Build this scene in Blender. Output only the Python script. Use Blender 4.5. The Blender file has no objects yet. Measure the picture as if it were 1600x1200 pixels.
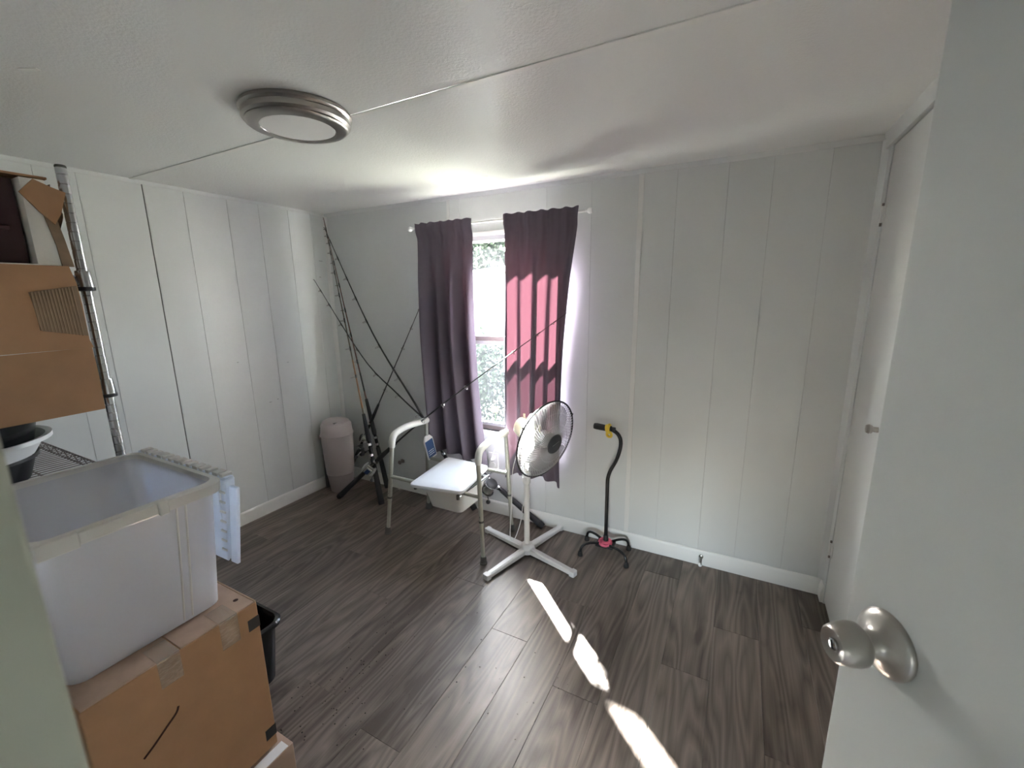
import bpy, math, random
from mathutils import Vector, Matrix
random.seed(7)
sc = bpy.context.scene
COL = sc.collection
R = math.radians

# ------------------------------------------------------------------ camera
def look(yaw, pitch, roll):
    fw = Vector((-math.sin(yaw)*math.cos(pitch), math.cos(yaw)*math.cos(pitch), -math.sin(pitch)))
    r = Vector((math.cos(yaw), math.sin(yaw), 0)); u = r.cross(fw)
    r2 = math.cos(roll)*r + math.sin(roll)*u; u2 = -math.sin(roll)*r + math.cos(roll)*u
    m = Matrix((r2, u2, -fw)).transposed()
    return m
cam_data = bpy.data.cameras.new('camera'); cam = bpy.data.objects.new('camera', cam_data); COL.objects.link(cam)
cam_data.sensor_width = 36; cam_data.lens = 670.07/1600*36; cam_data.clip_start = .02; cam_data.dof.use_dof = True; cam_data.dof.focus_distance = 1.4; cam_data.dof.aperture_fstop = 5
cam.matrix_world = Matrix.Translation((2.878, -2.416, 1.513)) @ look(.4852, .2063, -.0135).to_4x4()
sc.camera = cam

# ------------------------------------------------------------------ world, sun, exposure
SUN_DIR = Vector((.597, -.533, -.600))
w = bpy.data.worlds.new('sky'); sc.world = w; w.use_nodes = True
nt = w.node_tree; nt.nodes.clear()
sky = nt.nodes.new('ShaderNodeTexSky'); sky.sky_type = 'NISHITA'; sky.sun_disc = False
sky.sun_elevation = R(36.9); sky.sun_rotation = math.atan2(-SUN_DIR.x, -SUN_DIR.y); sky.dust_density = 2
bg = nt.nodes.new('ShaderNodeBackground'); bg.inputs[1].default_value = .24
wo = nt.nodes.new('ShaderNodeOutputWorld'); hz = nt.nodes.new('ShaderNodeHueSaturation'); hz.inputs['Saturation'].default_value = .55; nt.links.new(sky.outputs[0], hz.inputs['Color']); nt.links.new(hz.outputs[0], bg.inputs[0]); nt.links.new(bg.outputs[0], wo.inputs[0])
sun_d = bpy.data.lights.new('sun', 'SUN'); sun_d.energy = 26; sun_d.angle = R(1.2); sun_d.color = (1, .99, .97)
sun = bpy.data.objects.new('sun', sun_d); COL.objects.link(sun)
sun.rotation_euler = SUN_DIR.to_track_quat('-Z', 'Y').to_euler(); sun.location = (-4, 5, 5)
vs = sc.view_settings; vs.view_transform = 'Standard'; vs.look = 'None'; vs.gamma = 1; vs.use_curve_mapping = False
vs.exposure = 5.55
cy = sc.cycles; cy.max_bounces = 16; cy.diffuse_bounces = 10; cy.glossy_bounces = 5; cy.transmission_bounces = 8
cy.transparent_max_bounces = 24; cy.use_denoising = True; cy.sample_clamp_indirect = 6; cy.caustics_reflective = False; cy.caustics_refractive = False
# window portal: emits nothing, only guides light sampling at the real opening
po_d = bpy.data.lights.new('window_portal', 'AREA'); po_d.shape = 'RECTANGLE'; po_d.size = .55; po_d.size_y = 1.3; po_d.cycles.is_portal = True
po = bpy.data.objects.new('window_portal', po_d); COL.objects.link(po); po.location = (1.56, .12, 1.235); po.rotation_euler = (R(-90), 0, 0)

# more portals at the bare openings added to the hallway walls for fill daylight
for nm, sx_, sy_, lc_, rz_ in (('hall_portal', .8, .95, (1.33, -3.35, .975), -90), ('hall_portal', .9, .55, (3.05, -4.06, .575), 0)):
    p2_d = bpy.data.lights.new(nm, 'AREA'); p2_d.shape = 'RECTANGLE'; p2_d.size = sx_; p2_d.size_y = sy_; p2_d.cycles.is_portal = True
    p2 = bpy.data.objects.new(nm, p2_d); COL.objects.link(p2); p2.location = lc_; p2.rotation_euler = (R(90), 0, R(rz_))

# ------------------------------------------------------------------ materials
MAT = {}
def mat(name, col, rough=.5, metal=0, spec=.5, bump=None, var=None, coat=0):
    m = bpy.data.materials.new(name); m.use_nodes = True; MAT[name] = m
    t = m.node_tree; b = t.nodes['Principled BSDF']
    b.inputs['Base Color'].default_value = (*col, 1); b.inputs['Roughness'].default_value = rough
    b.inputs['Metallic'].default_value = metal; b.inputs['Specular IOR Level'].default_value = spec
    b.inputs['Coat Weight'].default_value = coat
    tc = t.nodes.new('ShaderNodeTexCoord')
    if var:   # (scale, amount) gentle mottling of the colour
        n = t.nodes.new('ShaderNodeTexNoise'); n.inputs['Scale'].default_value = var[0]; n.inputs['Detail'].default_value = 5
        t.links.new(tc.outputs['Object'], n.inputs['Vector'])
        r = t.nodes.new('ShaderNodeMapRange'); r.inputs[1].default_value = .3; r.inputs[2].default_value = .7
        r.inputs[3].default_value = 1-var[1]; r.inputs[4].default_value = 1+var[1]
        t.links.new(n.outputs[0], r.inputs[0])
        mx = t.nodes.new('ShaderNodeVectorMath'); mx.operation = 'SCALE'; mx.inputs[0].default_value = col
        t.links.new(r.outputs[0], mx.inputs['Scale']); t.links.new(mx.outputs[0], b.inputs['Base Color'])
    if bump:  # (scale, strength, distance)
        n = t.nodes.new('ShaderNodeTexNoise'); n.inputs['Scale'].default_value = bump[0]; n.inputs['Detail'].default_value = 3
        t.links.new(tc.outputs['Object'], n.inputs['Vector'])
        bp = t.nodes.new('ShaderNodeBump'); bp.inputs['Strength'].default_value = bump[1]; bp.inputs['Distance'].default_value = bump[2]
        t.links.new(n.outputs[0], bp.inputs['Height']); t.links.new(bp.outputs[0], b.inputs['Normal'])
    return m
mat('wall', (.66, .68, .67), .42, var=(3, .025), bump=(60, .08, .002))
mat('wallgroove', (.58, .59, .585), .6)
mat('gap', (.12, .12, .11), .9)
mat('ceiling', (.725, .735, .72), .42, bump=(120, .5, .003))
mat('trim', (.80, .80, .77), .4, bump=(25, .1, .002))
mat('batten', (.74, .74, .72), .4)
mat('doorpaint', (.64, .65, .63), .38, var=(4, .02), bump=(40, .05, .001))
mat('jamb_hall_tint', (.44, .45, .36), .5, var=(9, .03))  # white jamb, with the dim greenish hallway light put into its colour
mat('hall', (.6, .6, .56), .7)
mat('nickel', (.43, .405, .37), .3, 1)
mat('steel', (.62, .62, .62), .22, 1)
mat('chrome', (.5, .5, .5), .24, 1, bump=(60, .05, .001))
mat('bronze', (.20, .17, .155), .45, .3)
mat('alu', (.52, .52, .5), .35, .7)
mat('plastic_white', (.78, .78, .77), .35)
mat('plastic_cream', (.74, .66, .5), .4)
mat('fan_metal', (.72, .72, .72), .3, .4)
mat('fan_wire', (.34, .34, .34), .3, .7)
mat('black', (.012, .012, .013), .45)
mat('blackgloss', (.015, .015, .016), .22)
mat('blackrubber', (.02, .02, .02), .75, bump=(300, .3, .001))
mat('greyrubber', (.09, .09, .08), .7)
mat('chairtube', (.42, .42, .36), .35, .35)
mat('chairpad', (.66, .66, .62), .45)
mat('lid', (.80, .82, .84), .28)
mat('bucket', (.80, .80, .77), .4)
mat('bin', (.47, .405, .395), .45, var=(6, .04))
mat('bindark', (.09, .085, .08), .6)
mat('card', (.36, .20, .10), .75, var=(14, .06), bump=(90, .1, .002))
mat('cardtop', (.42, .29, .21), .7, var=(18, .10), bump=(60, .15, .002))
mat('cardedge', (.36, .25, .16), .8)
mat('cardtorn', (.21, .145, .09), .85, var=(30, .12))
mat('cardpink', (.46, .32, .24), .75)
mat('paperwhite', (.75, .73, .71), .7)
mat('foam', (.76, .73, .66), .8, bump=(120, .2, .002))
mat('maroon', (.035, .009, .011), .6)
mat('darkred', (.05, .012, .014), .6)
mat('bluelabel', (.035, .075, .19), .4)
mat('bluegrey', (.10, .13, .22), .35)
mat('yellow', (.75, .52, .04), .6, bump=(120, .4, .003))
mat('pink', (.72, .12, .20), .6, bump=(120, .4, .003))
mat('rod_black', (.02, .02, .022), .35)
mat('rod_amber', (.22, .11, .045), .3)
mat('rod_red', (.12, .045, .03), .3)
mat('rod_olive', (.10, .085, .055), .35)
mat('cork', (.035, .035, .038), .8, bump=(200, .3, .001))
mat('white_ext', (.85, .85, .85), .6)
mat('roof_ext', (.88, .88, .88), .5)
mat('grass', (.13, .13, .11), .9, var=(20, .4))
mat('bark', (.10, .08, .06), .9)
mat('flower', (.85, .6, .05), .6)
mat('speck', (.03, .025, .02), .9)
mat('slit', (.05, .02, .012), .9)

def nodes_mat(name):
    m = bpy.data.materials.new(name); m.use_nodes = True; m.node_tree.nodes.clear(); MAT[name] = m
    t = m.node_tree; o = t.nodes.new('ShaderNodeOutputMaterial'); return t, o
def mix(t, fac, a, b):
    x = t.nodes.new('ShaderNodeMixShader'); x.inputs[0].default_value = fac; t.links.new(a.outputs[0], x.inputs[1]); t.links.new(b.outputs[0], x.inputs[2]); return x
def sh(t, kind, col, rough=None):
    s = t.nodes.new('ShaderNodeBsdf'+kind); s.inputs['Color'].default_value = (*col, 1)
    if rough is not None: s.inputs['Roughness'].default_value = rough
    return s
# curtain cloth: dull purple, lets light through with a rosy tint
t, o = nodes_mat('curtain')
d = sh(t, 'Diffuse', (.245, .212, .262)); tr = sh(t, 'Translucent', (.0072, .0027, .0036))
x = mix(t, .42, d, tr)
tc = t.nodes.new('ShaderNodeTexCoord'); wv = t.nodes.new('ShaderNodeTexNoise'); wv.inputs['Scale'].default_value = 260
t.links.new(tc.outputs['Object'], wv.inputs['Vector']); bp = t.nodes.new('ShaderNodeBump'); bp.inputs['Strength'].default_value = .15; bp.inputs['Distance'].default_value = .001
t.links.new(wv.outputs[0], bp.inputs['Height']); t.links.new(bp.outputs[0], d.inputs['Normal']); t.links.new(x.outputs[0], o.inputs[0])
# window glass, slightly dusty
for nm, haze in (('glass', .001), ('glass_screen', .002)):
    t, o = nodes_mat(nm)
    x = mix(t, haze, sh(t, 'Transparent', (.97, .98, .98) if nm == 'glass' else (.60, .62, .63)), sh(t, 'Translucent', (.8, .85, .9)))
    x = mix(t, .05, x, sh(t, 'Glossy', (1, 1, 1), .03)); t.links.new(x.outputs[0], o.inputs[0])
# milky storage tote plastic
t, o = nodes_mat('clear_plastic')
x = mix(t, .55, sh(t, 'Diffuse', (.88, .88, .90)), sh(t, 'Translucent', (.90, .90, .92)))
x = mix(t, .42, x, sh(t, 'Transparent', (.95, .95, .96))); x = mix(t, .06, x, sh(t, 'Glossy', (1, 1, 1), .18)); t.links.new(x.outputs[0], o.inputs[0])
t, o = nodes_mat('clear_rim')
x = mix(t, .35, sh(t, 'Diffuse', (.68, .66, .60)), sh(t, 'Translucent', (.72, .70, .66)))
x = mix(t, .12, x, sh(t, 'Transparent', (1, 1, 1))); x = mix(t, .07, x, sh(t, 'Glossy', (1, 1, 1), .15)); t.links.new(x.outputs[0], o.inputs[0])
t, o = nodes_mat('clear_lid')
x = mix(t, .5, sh(t, 'Diffuse', (.74, .79, .88)), sh(t, 'Translucent', (.8, .86, .95)))
x = mix(t, .2, x, sh(t, 'Transparent', (.95, .97, 1))); x = mix(t, .07, x, sh(t, 'Glossy', (1, 1, 1), .15)); t.links.new(x.outputs[0], o.inputs[0])
# clear packing tape
t, o = nodes_mat('tape')
g = sh(t, 'Glossy', (1, .97, .9), .12); dd = sh(t, 'Diffuse', (.5, .37, .26)); x = mix(t, .25, dd, g); x2 = mix(t, .62, x, sh(t, 'Transparent', (1, 1, 1)))
tc = t.nodes.new('ShaderNodeTexCoord'); mp = t.nodes.new('ShaderNodeMapping'); mp.inputs['Rotation'].default_value = (.4, .5, .3); mp.inputs['Scale'].default_value = (8, 30, 60)
n = t.nodes.new('ShaderNodeTexNoise'); n.inputs['Scale'].default_value = 1.5; t.links.new(tc.outputs['Object'], mp.inputs[0]); t.links.new(mp.outputs[0], n.inputs['Vector'])
bp = t.nodes.new('ShaderNodeBump'); bp.inputs['Strength'].default_value = .9; bp.inputs['Distance'].default_value = .01
t.links.new(n.outputs[0], bp.inputs['Height']); t.links.new(bp.outputs[0], g.inputs['Normal']); t.links.new(x2.outputs[0], o.inputs[0])
# fan blade, smoky clear plastic
t, o = nodes_mat('blade')
x = mix(t, .5, sh(t, 'Diffuse', (.5, .5, .5)), sh(t, 'Translucent', (.5, .5, .5))); x = mix(t, .45, x, sh(t, 'Transparent', (.85, .85, .85)))
x = mix(t, .2, x, sh(t, 'Glossy', (1, 1, 1), .15)); t.links.new(x.outputs[0], o.inputs[0])
# frosted lamp diffuser (unlit)
mat('diffuser', (.78, .78, .76), .35)
# leaves
for nm, c1, c2 in (('leaf', (.02, .035, .015), (.05, .08, .03)), ('leaf_pale', (.005, .007, .0055), (.007, .010, .0065))):
    t, o = nodes_mat(nm); x = mix(t, .5, sh(t, 'Diffuse', c1), sh(t, 'Translucent', c2)); t.links.new(x.outputs[0], o.inputs[0])
# vinyl wood plank
m = bpy.data.materials.new('plank'); m.use_nodes = True; MAT['plank'] = m
t = m.node_tree; b = t.nodes['Principled BSDF']; L = t.links.new
tc = t.nodes.new('ShaderNodeTexCoord'); oi = t.nodes.new('ShaderNodeObjectInfo')
def vm(op, a=None, b_=None):
    n = t.nodes.new('ShaderNodeVectorMath'); n.operation = op
    for i, v in enumerate((a, b_)):
        if v is None: continue
        if hasattr(v, 'links'): L(v, n.inputs[i])
        else: n.inputs[i].default_value = v
    return n.outputs[0]
def fm(op, a, b_=None, c=None):
    n = t.nodes.new('ShaderNodeMath'); n.operation = op
    for i, v in enumerate((a, b_, c)):
        if v is None: continue
        if hasattr(v, 'links'): L(v, n.inputs[i])
        else: n.inputs[i].default_value = v
    return n.outputs[0]
def noise(vec, scale, detail=4, rough=.55, dist=0):
    n = t.nodes.new('ShaderNodeTexNoise'); L(vec, n.inputs['Vector']); n.inputs['Scale'].default_value = scale
    n.inputs['Detail'].default_value = detail; n.inputs['Roughness'].default_value = rough; n.inputs['Distortion'].default_value = dist; return n.outputs[0]
sv = t.nodes.new('ShaderNodeCombineXYZ'); 
L(fm('MULTIPLY', oi.outputs['Random'], 37.), sv.inputs[0]); L(fm('MULTIPLY', oi.outputs['Random'], 91.), sv.inputs[1]); L(fm('MULTIPLY', oi.outputs['Random'], 13.), sv.inputs[2])
P = vm('ADD', tc.outputs['Object'], sv.outputs[0])
fine = noise(vm('MULTIPLY', P, (140., 4., 1.)), 1, 5, .6)
broad = noise(vm('MULTIPLY', P, (9., 1.0, 1.)), 1, 3, .5)
field = noise(vm('MULTIPLY', P, (6.5, .75, 1.)), 1, 2, .4)
rings = fm('FRACT', fm('MULTIPLY', field, 16.))
rings = fm('ABSOLUTE', fm('SUBTRACT', rings, .5))            # 0..0.5 triangle
ringline = fm('MULTIPLY', rings, 2.)
blot = noise(vm('MULTIPLY', P, (10., 4., 1.)), 1, 3, .5)
v = fm('ADD', fm('MULTIPLY', fine, .30), fm('ADD', fm('MULTIPLY', broad, .58), fm('MULTIPLY', ringline, .20)))
v = fm('ADD', v, fm('MULTIPLY', fm('SUBTRACT', oi.outputs['Random'], .5), .14))
blotm = t.nodes.new('ShaderNodeMapRange'); L(blot, blotm.inputs[0]); blotm.inputs[1].default_value = .62; blotm.inputs[2].default_value = .74; blotm.inputs[3].default_value = 0; blotm.inputs[4].default_value = -.14
v = fm('ADD', v, blotm.outputs[0])
cr = t.nodes.new('ShaderNodeValToRGB'); L(v, cr.inputs[0]); e = cr.color_ramp.elements
e[0].position = .36; e[0].color = (.080, .061, .048, 1); e[1].position = .82; e[1].color = (.285, .238, .200, 1)
k = e.new(.52); k.color = (.150, .119, .098, 1); k = e.new(.64); k.color = (.207, .168, .139, 1)
L(cr.outputs[0], b.inputs['Base Color']); b.inputs['Roughness'].default_value = .36; b.inputs['Specular IOR Level'].default_value = .5
L(fm('ADD', .30, fm('MULTIPLY', fine, .18)), b.inputs['Roughness'])
bp = t.nodes.new('ShaderNodeBump'); bp.inputs['Strength'].default_value = .22; bp.inputs['Distance'].default_value = .0012; L(fine, bp.inputs['Height']); L(bp.outputs[0], b.inputs['Normal'])
# galvanised ribbed corrugated patch
m = mat('corrugated', (.24, .165, .10), .85, var=(20, .1))

# ------------------------------------------------------------------ mesh helpers
class MB:
    def __init__(s): s.v = []; s.f = []
    def add(s, vs_, fs):
        o = len(s.v); s.v += [tuple(a) for a in vs_]; s.f += [tuple(i+o for i in q) for q in fs]; return s
    def box(s, x0, x1, y0, y1, z0, z1):
        return s.add([(x, y, z) for z in (z0, z1) for y in (y0, y1) for x in (x0, x1)],
                     [(0, 2, 3, 1), (4, 5, 7, 6), (0, 1, 5, 4), (2, 6, 7, 3), (0, 4, 6, 2), (1, 3, 7, 5)])
    def tube(s, pts, r, n=10, cap=True):
        pts = [Vector(p) for p in pts]; rs = r if isinstance(r, (list, tuple)) else [r]*len(pts)
        T = []
        for i in range(len(pts)):
            a = pts[max(i-1, 0)]; b_ = pts[min(i+1, len(pts)-1)]; T.append((b_-a).normalized())
        u = T[0].orthogonal().normalized(); rings_ = []
        for i, p in enumerate(pts):
            u = (u - T[i]*u.dot(T[i])).normalized(); w_ = T[i].cross(u)
            rings_.append([p + rs[i]*(math.cos(2*math.pi*k/n)*u + math.sin(2*math.pi*k/n)*w_) for k in range(n)])
        o = len(s.v)
        for rg in rings_: s.v += [tuple(a) for a in rg]
        for i in range(len(pts)-1):
            for k in range(n):
                s.f.append((o+i*n+k, o+i*n+(k+1) % n, o+(i+1)*n+(k+1) % n, o+(i+1)*n+k))
        if cap:
            s.f.append(tuple(o+k for k in range(n))[::-1]); s.f.append(tuple(o+(len(pts)-1)*n+k for k in range(n)))
        return s
    def lathe(s, prof, n=32, M=None, closed=False):
        M = M or Matrix(); o = len(s.v); k0 = len(prof)
        for (r, z) in prof:
            for k in range(n):
                a = 2*math.pi*k/n; s.v.append(tuple(M @ Vector((r*math.cos(a), r*math.sin(a), z))))
        for i in range(k0-1 + (1 if closed else 0)):
            for k in range(n):
                j = (i+1) % k0
                s.f.append((o+i*n+k, o+i*n+(k+1) % n, o+j*n+(k+1) % n, o+j*n+k))
        if not closed:
            if prof[0][0] > 1e-6: s.f.append(tuple(o+k for k in range(n))[::-1])
            if prof[-1][0] > 1e-6: s.f.append(tuple(o+(k0-1)*n+k for k in range(n)))
        return s
    def torus(s, R_, r, M=None, n=40, m_=8):
        return s.lathe([(R_+r*math.cos(2*math.pi*k/m_), r*math.sin(2*math.pi*k/m_)) for k in range(m_)], n, M, True)
    def loft(s, loops, cap0=True, cap1=True):
        o = len(s.v); n = len(loops[0])
        for lp in loops: s.v += [tuple(a) for a in lp]
        for i in range(len(loops)-1):
            for k in range(n): s.f.append((o+i*n+k, o+i*n+(k+1) % n, o+(i+1)*n+(k+1) % n, o+(i+1)*n+k))
        if cap0: s.f.append(tuple(o+k for k in range(n))[::-1])
        if cap1: s.f.append(tuple(o+(len(loops)-1)*n+k for k in range(n)))
        return s
    def grid(s, fn, nu, nv):
        o = len(s.v)
        for j in range(nv+1):
            for i in range(nu+1): s.v.append(tuple(fn(i/nu, j/nv)))
        for j in range(nv):
            for i in range(nu):
                a = o+j*(nu+1)+i; s.f.append((a, a+1, a+nu+2, a+nu+1))
        return s
    def build(s, name, material, parent=None, smooth=True, bevel=0, M=None):
        me = bpy.data.meshes.new(name); me.from_pydata(s.v, [], s.f); me.validate(); me.update()
        me.materials.append(MAT[material])
        if smooth:
            me.shade_smooth(); me.set_sharp_from_angle(angle=R(38))
        ob = bpy.data.objects.new(name, me); COL.objects.link(ob)
        if bevel:
            bv = ob.modifiers.new('bevel', 'BEVEL'); bv.width = bevel; bv.segments = 2; bv.limit_method = 'ANGLE'; bv.angle_limit = R(40)
        if parent: ob.parent = parent; ob.matrix_parent_inverse = parent.matrix_world.inverted()
        if M: ob.matrix_world = M
        return ob
def B(*a): return MB().box(*a)
def tag(o_, label=None, cat=None, group=None, kind=None):
    if label: o_['label'] = label
    if cat: o_['category'] = cat
    if group: o_['group'] = group
    if kind: o_['kind'] = kind
    return o_
def thing(name, loc, label, cat, group=None, kind=None):
    e_ = bpy.data.objects.new(name, None); COL.objects.link(e_); e_.empty_display_size = .05
    e_.matrix_world = Matrix.Translation(loc); e_.location = loc
    return tag(e_, label, cat, group, kind)
def rrect(cx, cy_, z, hx, hy, r, n=5):
    out = []
    for (sx, sy, a0) in ((1, 1, 0), (-1, 1, 90), (-1, -1, 180), (1, -1, 270)):
        for k in range(n+1):
            a = R(a0 + 90*k/n); out.append(Vector((cx+sx*(hx-r)+r*math.cos(a), cy_+sy*(hy-r)+r*math.sin(a), z)))
    return out
def frame(origin, zaxis, up=(0, 0, 1)):
    z = Vector(zaxis).normalized(); u = Vector(up)
    x = u.cross(z)
    if x.length < 1e-4: x = Vector((1, 0, 0))
    x.normalize(); y = z.cross(x)
    return Matrix.Translation(origin) @ Matrix((x, y, z)).transposed().to_4x4()
def arc(pts, n=6):   # round the corners of a polyline: pts = [(p, r)]
    out = []
    for i, (p, r) in enumerate(pts):
        p = Vector(p)
        if r == 0 or i in (0, len(pts)-1): out.append(p); continue
        a = (Vector(pts[i-1][0])-p).normalized(); c = (Vector(pts[i+1][0])-p).normalized()
        p0 = p+a*r; p1 = p+c*r
        for k in range(n+1):
            q = k/n; out.append((1-q)**2*p0 + 2*q*(1-q)*p + q*q*p1)
    return out

W, H = 3.36, 2.13
YF = -2.37          # inner face of the front wall
WX0, WX1, WZ0, WZ1 = 1.245, 1.845, .60, 1.875   # window opening

# ------------------------------------------------------------------ floor
floor = B(-.15, W+1.2, -4.0, .0, -.06, -.006).build('floor', 'gap'); tag(floor, 'grey brown wood look vinyl plank floor', kind='structure')
PW = .182
def plank_mesh(wd, ln):
    b_ = .0009; m_ = MB(); top = 0; x0, x1, y0, y1 = .0003, wd-.0003, .0003, ln-.0003
    m_.add([(x0, y0, -.006), (x1, y0, -.006), (x1, y1, -.006), (x0, y1, -.006), (x0, y0, -b_), (x1, y0, -b_), (x1, y1, -b_), (x0, y1, -b_),
            (x0+b_, y0+b_, top), (x1-b_, y0+b_, top), (x1-b_, y1-b_, top), (x0+b_, y1-b_, top)],
           [(3, 2, 1, 0), (0, 1, 5, 4), (1, 2, 6, 5), (2, 3, 7, 6), (3, 0, 4, 7), (4, 5, 9, 8), (5, 6, 10, 9), (6, 7, 11, 10), (7, 4, 8, 11), (8, 9, 10, 11)])
    me = bpy.data.meshes.new('plank'); me.from_pydata(m_.v, [], m_.f); me.update(); me.materials.append(MAT['plank']); return me
pm = {}
def plank(x, y0, y1, wd=PW):
    key = (round(wd, 3), round(y1-y0, 3))
    if key not in pm: pm[key] = plank_mesh(*key)
    o_ = bpy.data.objects.new('plank', pm[key]); COL.objects.link(o_); o_.location = (x, y0, 0); o_.parent = floor
offs = [.35, .95, .62, 1.1, .2, .8, .48, 1.02, .3, .72]
x = -.02; i = 0
while x < W+.1:
    ylo = -2.40 if x < 2.5 else -3.9
    y = 0.0 - offs[i % 10]; plank(x, y, 0.0)
    while y > ylo+.05:
        ny = max(y-1.22, ylo); plank(x, ny, y); y = ny
    x += PW; i += 1

# ------------------------------------------------------------------ ceiling
ceil = B(-.2, W+1.2, -4.0, .2, H+.006, H+.15).build('ceiling', 'gap'); tag(ceil, 'off white textured ceiling panels', kind='structure')
for (y0, y1) in ((-1.199, .0), (-2.40, -1.203), (-3.95, -2.404)):
    B(-.02, W+1.1, y0, y1, H, H+.006).build('panel', 'ceiling', ceil, smooth=False)
tag(B(.0, W, -1.212, -1.190, H-.004, H).build('trim_1', 'batten', bevel=.001), 'thin painted batten across the ceiling seam', kind='structure')
# small scuffs where the ceiling paint was patched
for (px, py, a, l) in ((1.11, -1.855, .5, .05), (.66, -.47, .2, .035), (.86, -.28, .3, .03), (1.62, -.30, .1, .02), (.30, -.25, 0., .015)):
    B(-l/2, l/2, -.006, .006, 0, .0016).build('paint_patch', 'trim', ceil, M=Matrix.Translation((px, py, H-.0015)) @ Matrix.Rotation(a, 4, 'Z'))

# ------------------------------------------------------------------ back wall (with window opening)
wb = MB()
for (x0, x1, z0, z1) in ((-.15, WX0, 0, H), (WX1, W+.15, 0, H), (WX0, WX1, 0, WZ0), (WX0, WX1, WZ1, H)):
    wb.box(x0, x1, .0035, .10, z0-.03, z1+.03 if z1 == H else z1)
wall_back = wb.build('wall_back', 'wallgroove', smooth=False); tag(wall_back, 'pale grey panelled back wall', kind='structure')
def bpanel(x0, x1, z0=0.0, z1=H):
    B(x0+.0008, x1-.0008, .0, .0035, z0, z1).build('panel', 'wall', wall_back, smooth=False, bevel=.0012)
xs = [.0, WX0, 1.156, WX1, 2.112, 2.374, 2.55, 2.779, 2.962, 3.178, W]
bpanel(0, 1.156); bpanel(1.156, WX0); bpanel(WX0, WX1, WZ1, H); bpanel(WX0, WX1, 0, WZ0)
for a, c in zip(xs[3:], xs[4:]): bpanel(a, c)
tag(B(1.145, 1.166, -.004, 0, WZ1+.05, H-.012).build('trim_2', 'batten', bevel=.001), 'narrow batten on back wall above the window', kind='structure')
tag(B(2.362, 2.388, -.005, 0, .09, H-.012).build('trim_3', 'batten', bevel=.0015), 'narrow vertical batten on back wall right of the cane', kind='structure')
tag(MB().loft([[(x_, .0, H-.022), (x_, -.004, H-.022), (x_, -.012, H-.008), (x_, -.014, H), (x_, 0, H)] for x_ in (0, W)]).build('trim_4', 'wall'), 'slim moulding where back wall meets ceiling', kind='structure')
tag(MB().loft([[(0, y_, H-.018), (.004, y_, H-.018), (.010, y_, H-.006), (.012, y_, H), (0, y_, H)] for y_ in (0, YF)]).build('trim_5', 'wall'), 'slim moulding where left wall meets ceiling', kind='structure')
tag(MB().loft([[(0, -.022, z_), (.005, -.018, z_), (.012, -.012, z_), (.018, -.005, z_), (.022, 0, z_), (0, 0, z_)] for z_ in (.09, H-.02)]).build('trim_6', 'batten'), 'vertical moulding in the back left corner', kind='structure')
tag(MB().loft([[(W, -.02, z_), (W-.005, -.016, z_), (W-.016, -.005, z_), (W-.02, 0, z_), (W, 0, z_)] for z_ in (.09, H-.02)]).build('trim_7', 'wall'), 'vertical moulding in the back right corner', kind='structure')

# ------------------------------------------------------------------ left wall
wall_left = B(-.12, -.0035, -4.0, .1, -.03, H+.03).build('wall_left', 'wallgroove', smooth=False); tag(wall_left, 'pale grey panelled left wall', kind='structure')
ys = [0, -.13, -.31, -.523, -.724, -.962, -1.155, -1.42, -1.567, -1.78, -1.96, -2.18, YF]
for a, c in zip(ys, ys[1:]):
    g0 = .0025 if a == -1.155 else .0008; g1 = .0025 if c == -1.155 else .0008
    B(-.0035, 0, c+g1, a-g0, 0, H).build('panel', 'wall', wall_left, smooth=False, bevel=.0012)
B(-.0036, -.0028, -1.158, -1.152, 0, H).build('seam', 'gap', wall_left, smooth=False)
for (yy, zz, s_) in ((-.09, 1.78, .03), (-.10, 1.66, .015), (-.62, .79, .018), (-.56, .80, .012), (-.45, 1.05, .012), (-.80, 1.1, .01)):
    B(0, .0008, yy, yy+s_, zz, zz+.0025).build('scratch', 'gap', wall_left, smooth=False)

# ------------------------------------------------------------------ front wall, door opening, hall
wf = MB(); wf.box(-.15, 2.575, YF-.10, YF, -.03, H+.03); wf.box(2.575, W+.1, YF-.10, YF, 2.04, H+.03)
tag(wf.build('wall_front', 'wall', smooth=False), 'pale grey wall holding the doorway', kind='structure')
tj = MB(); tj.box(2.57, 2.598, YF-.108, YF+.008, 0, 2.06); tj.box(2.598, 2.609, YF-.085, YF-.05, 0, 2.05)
tag(tj.build('trim_8', 'jamb_hall_tint', smooth=False, bevel=.002), 'blurred white door jamb with hallway light in its colour at the left edge', kind='structure')
hw = MB(); hw.box(1.4, 2.6, -4.05, -3.95, 0, H); hw.box(3.5, W+1.2, -4.05, -3.95, 0, H); hw.box(2.6, 3.5, -4.05, -3.95, 0, .3); hw.box(2.6, 3.5, -4.05, -3.95, .85, H); hw.box(1.35, 1.4, -4.0, YF-.1, 0, .5); hw.box(1.35, 1.4, -4.0, YF-.1, 1.45, H); hw.box(1.35, 1.4, -4.0, -3.75, 0, H); hw.box(1.35, 1.4, -2.95, YF-.1, 0, H); hw.box(W+.12, W+1.2, YF-.1, YF, 0, H); hw.box(W+1.15, W+1.2, -4, YF, 0, H)  # unseen hall; two openings added in its walls to let in fill daylight
tag(hw.build('wall_hall', 'hall', smooth=False), 'plain hallway walls behind the camera with openings added for fill daylight', kind='structure')

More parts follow.
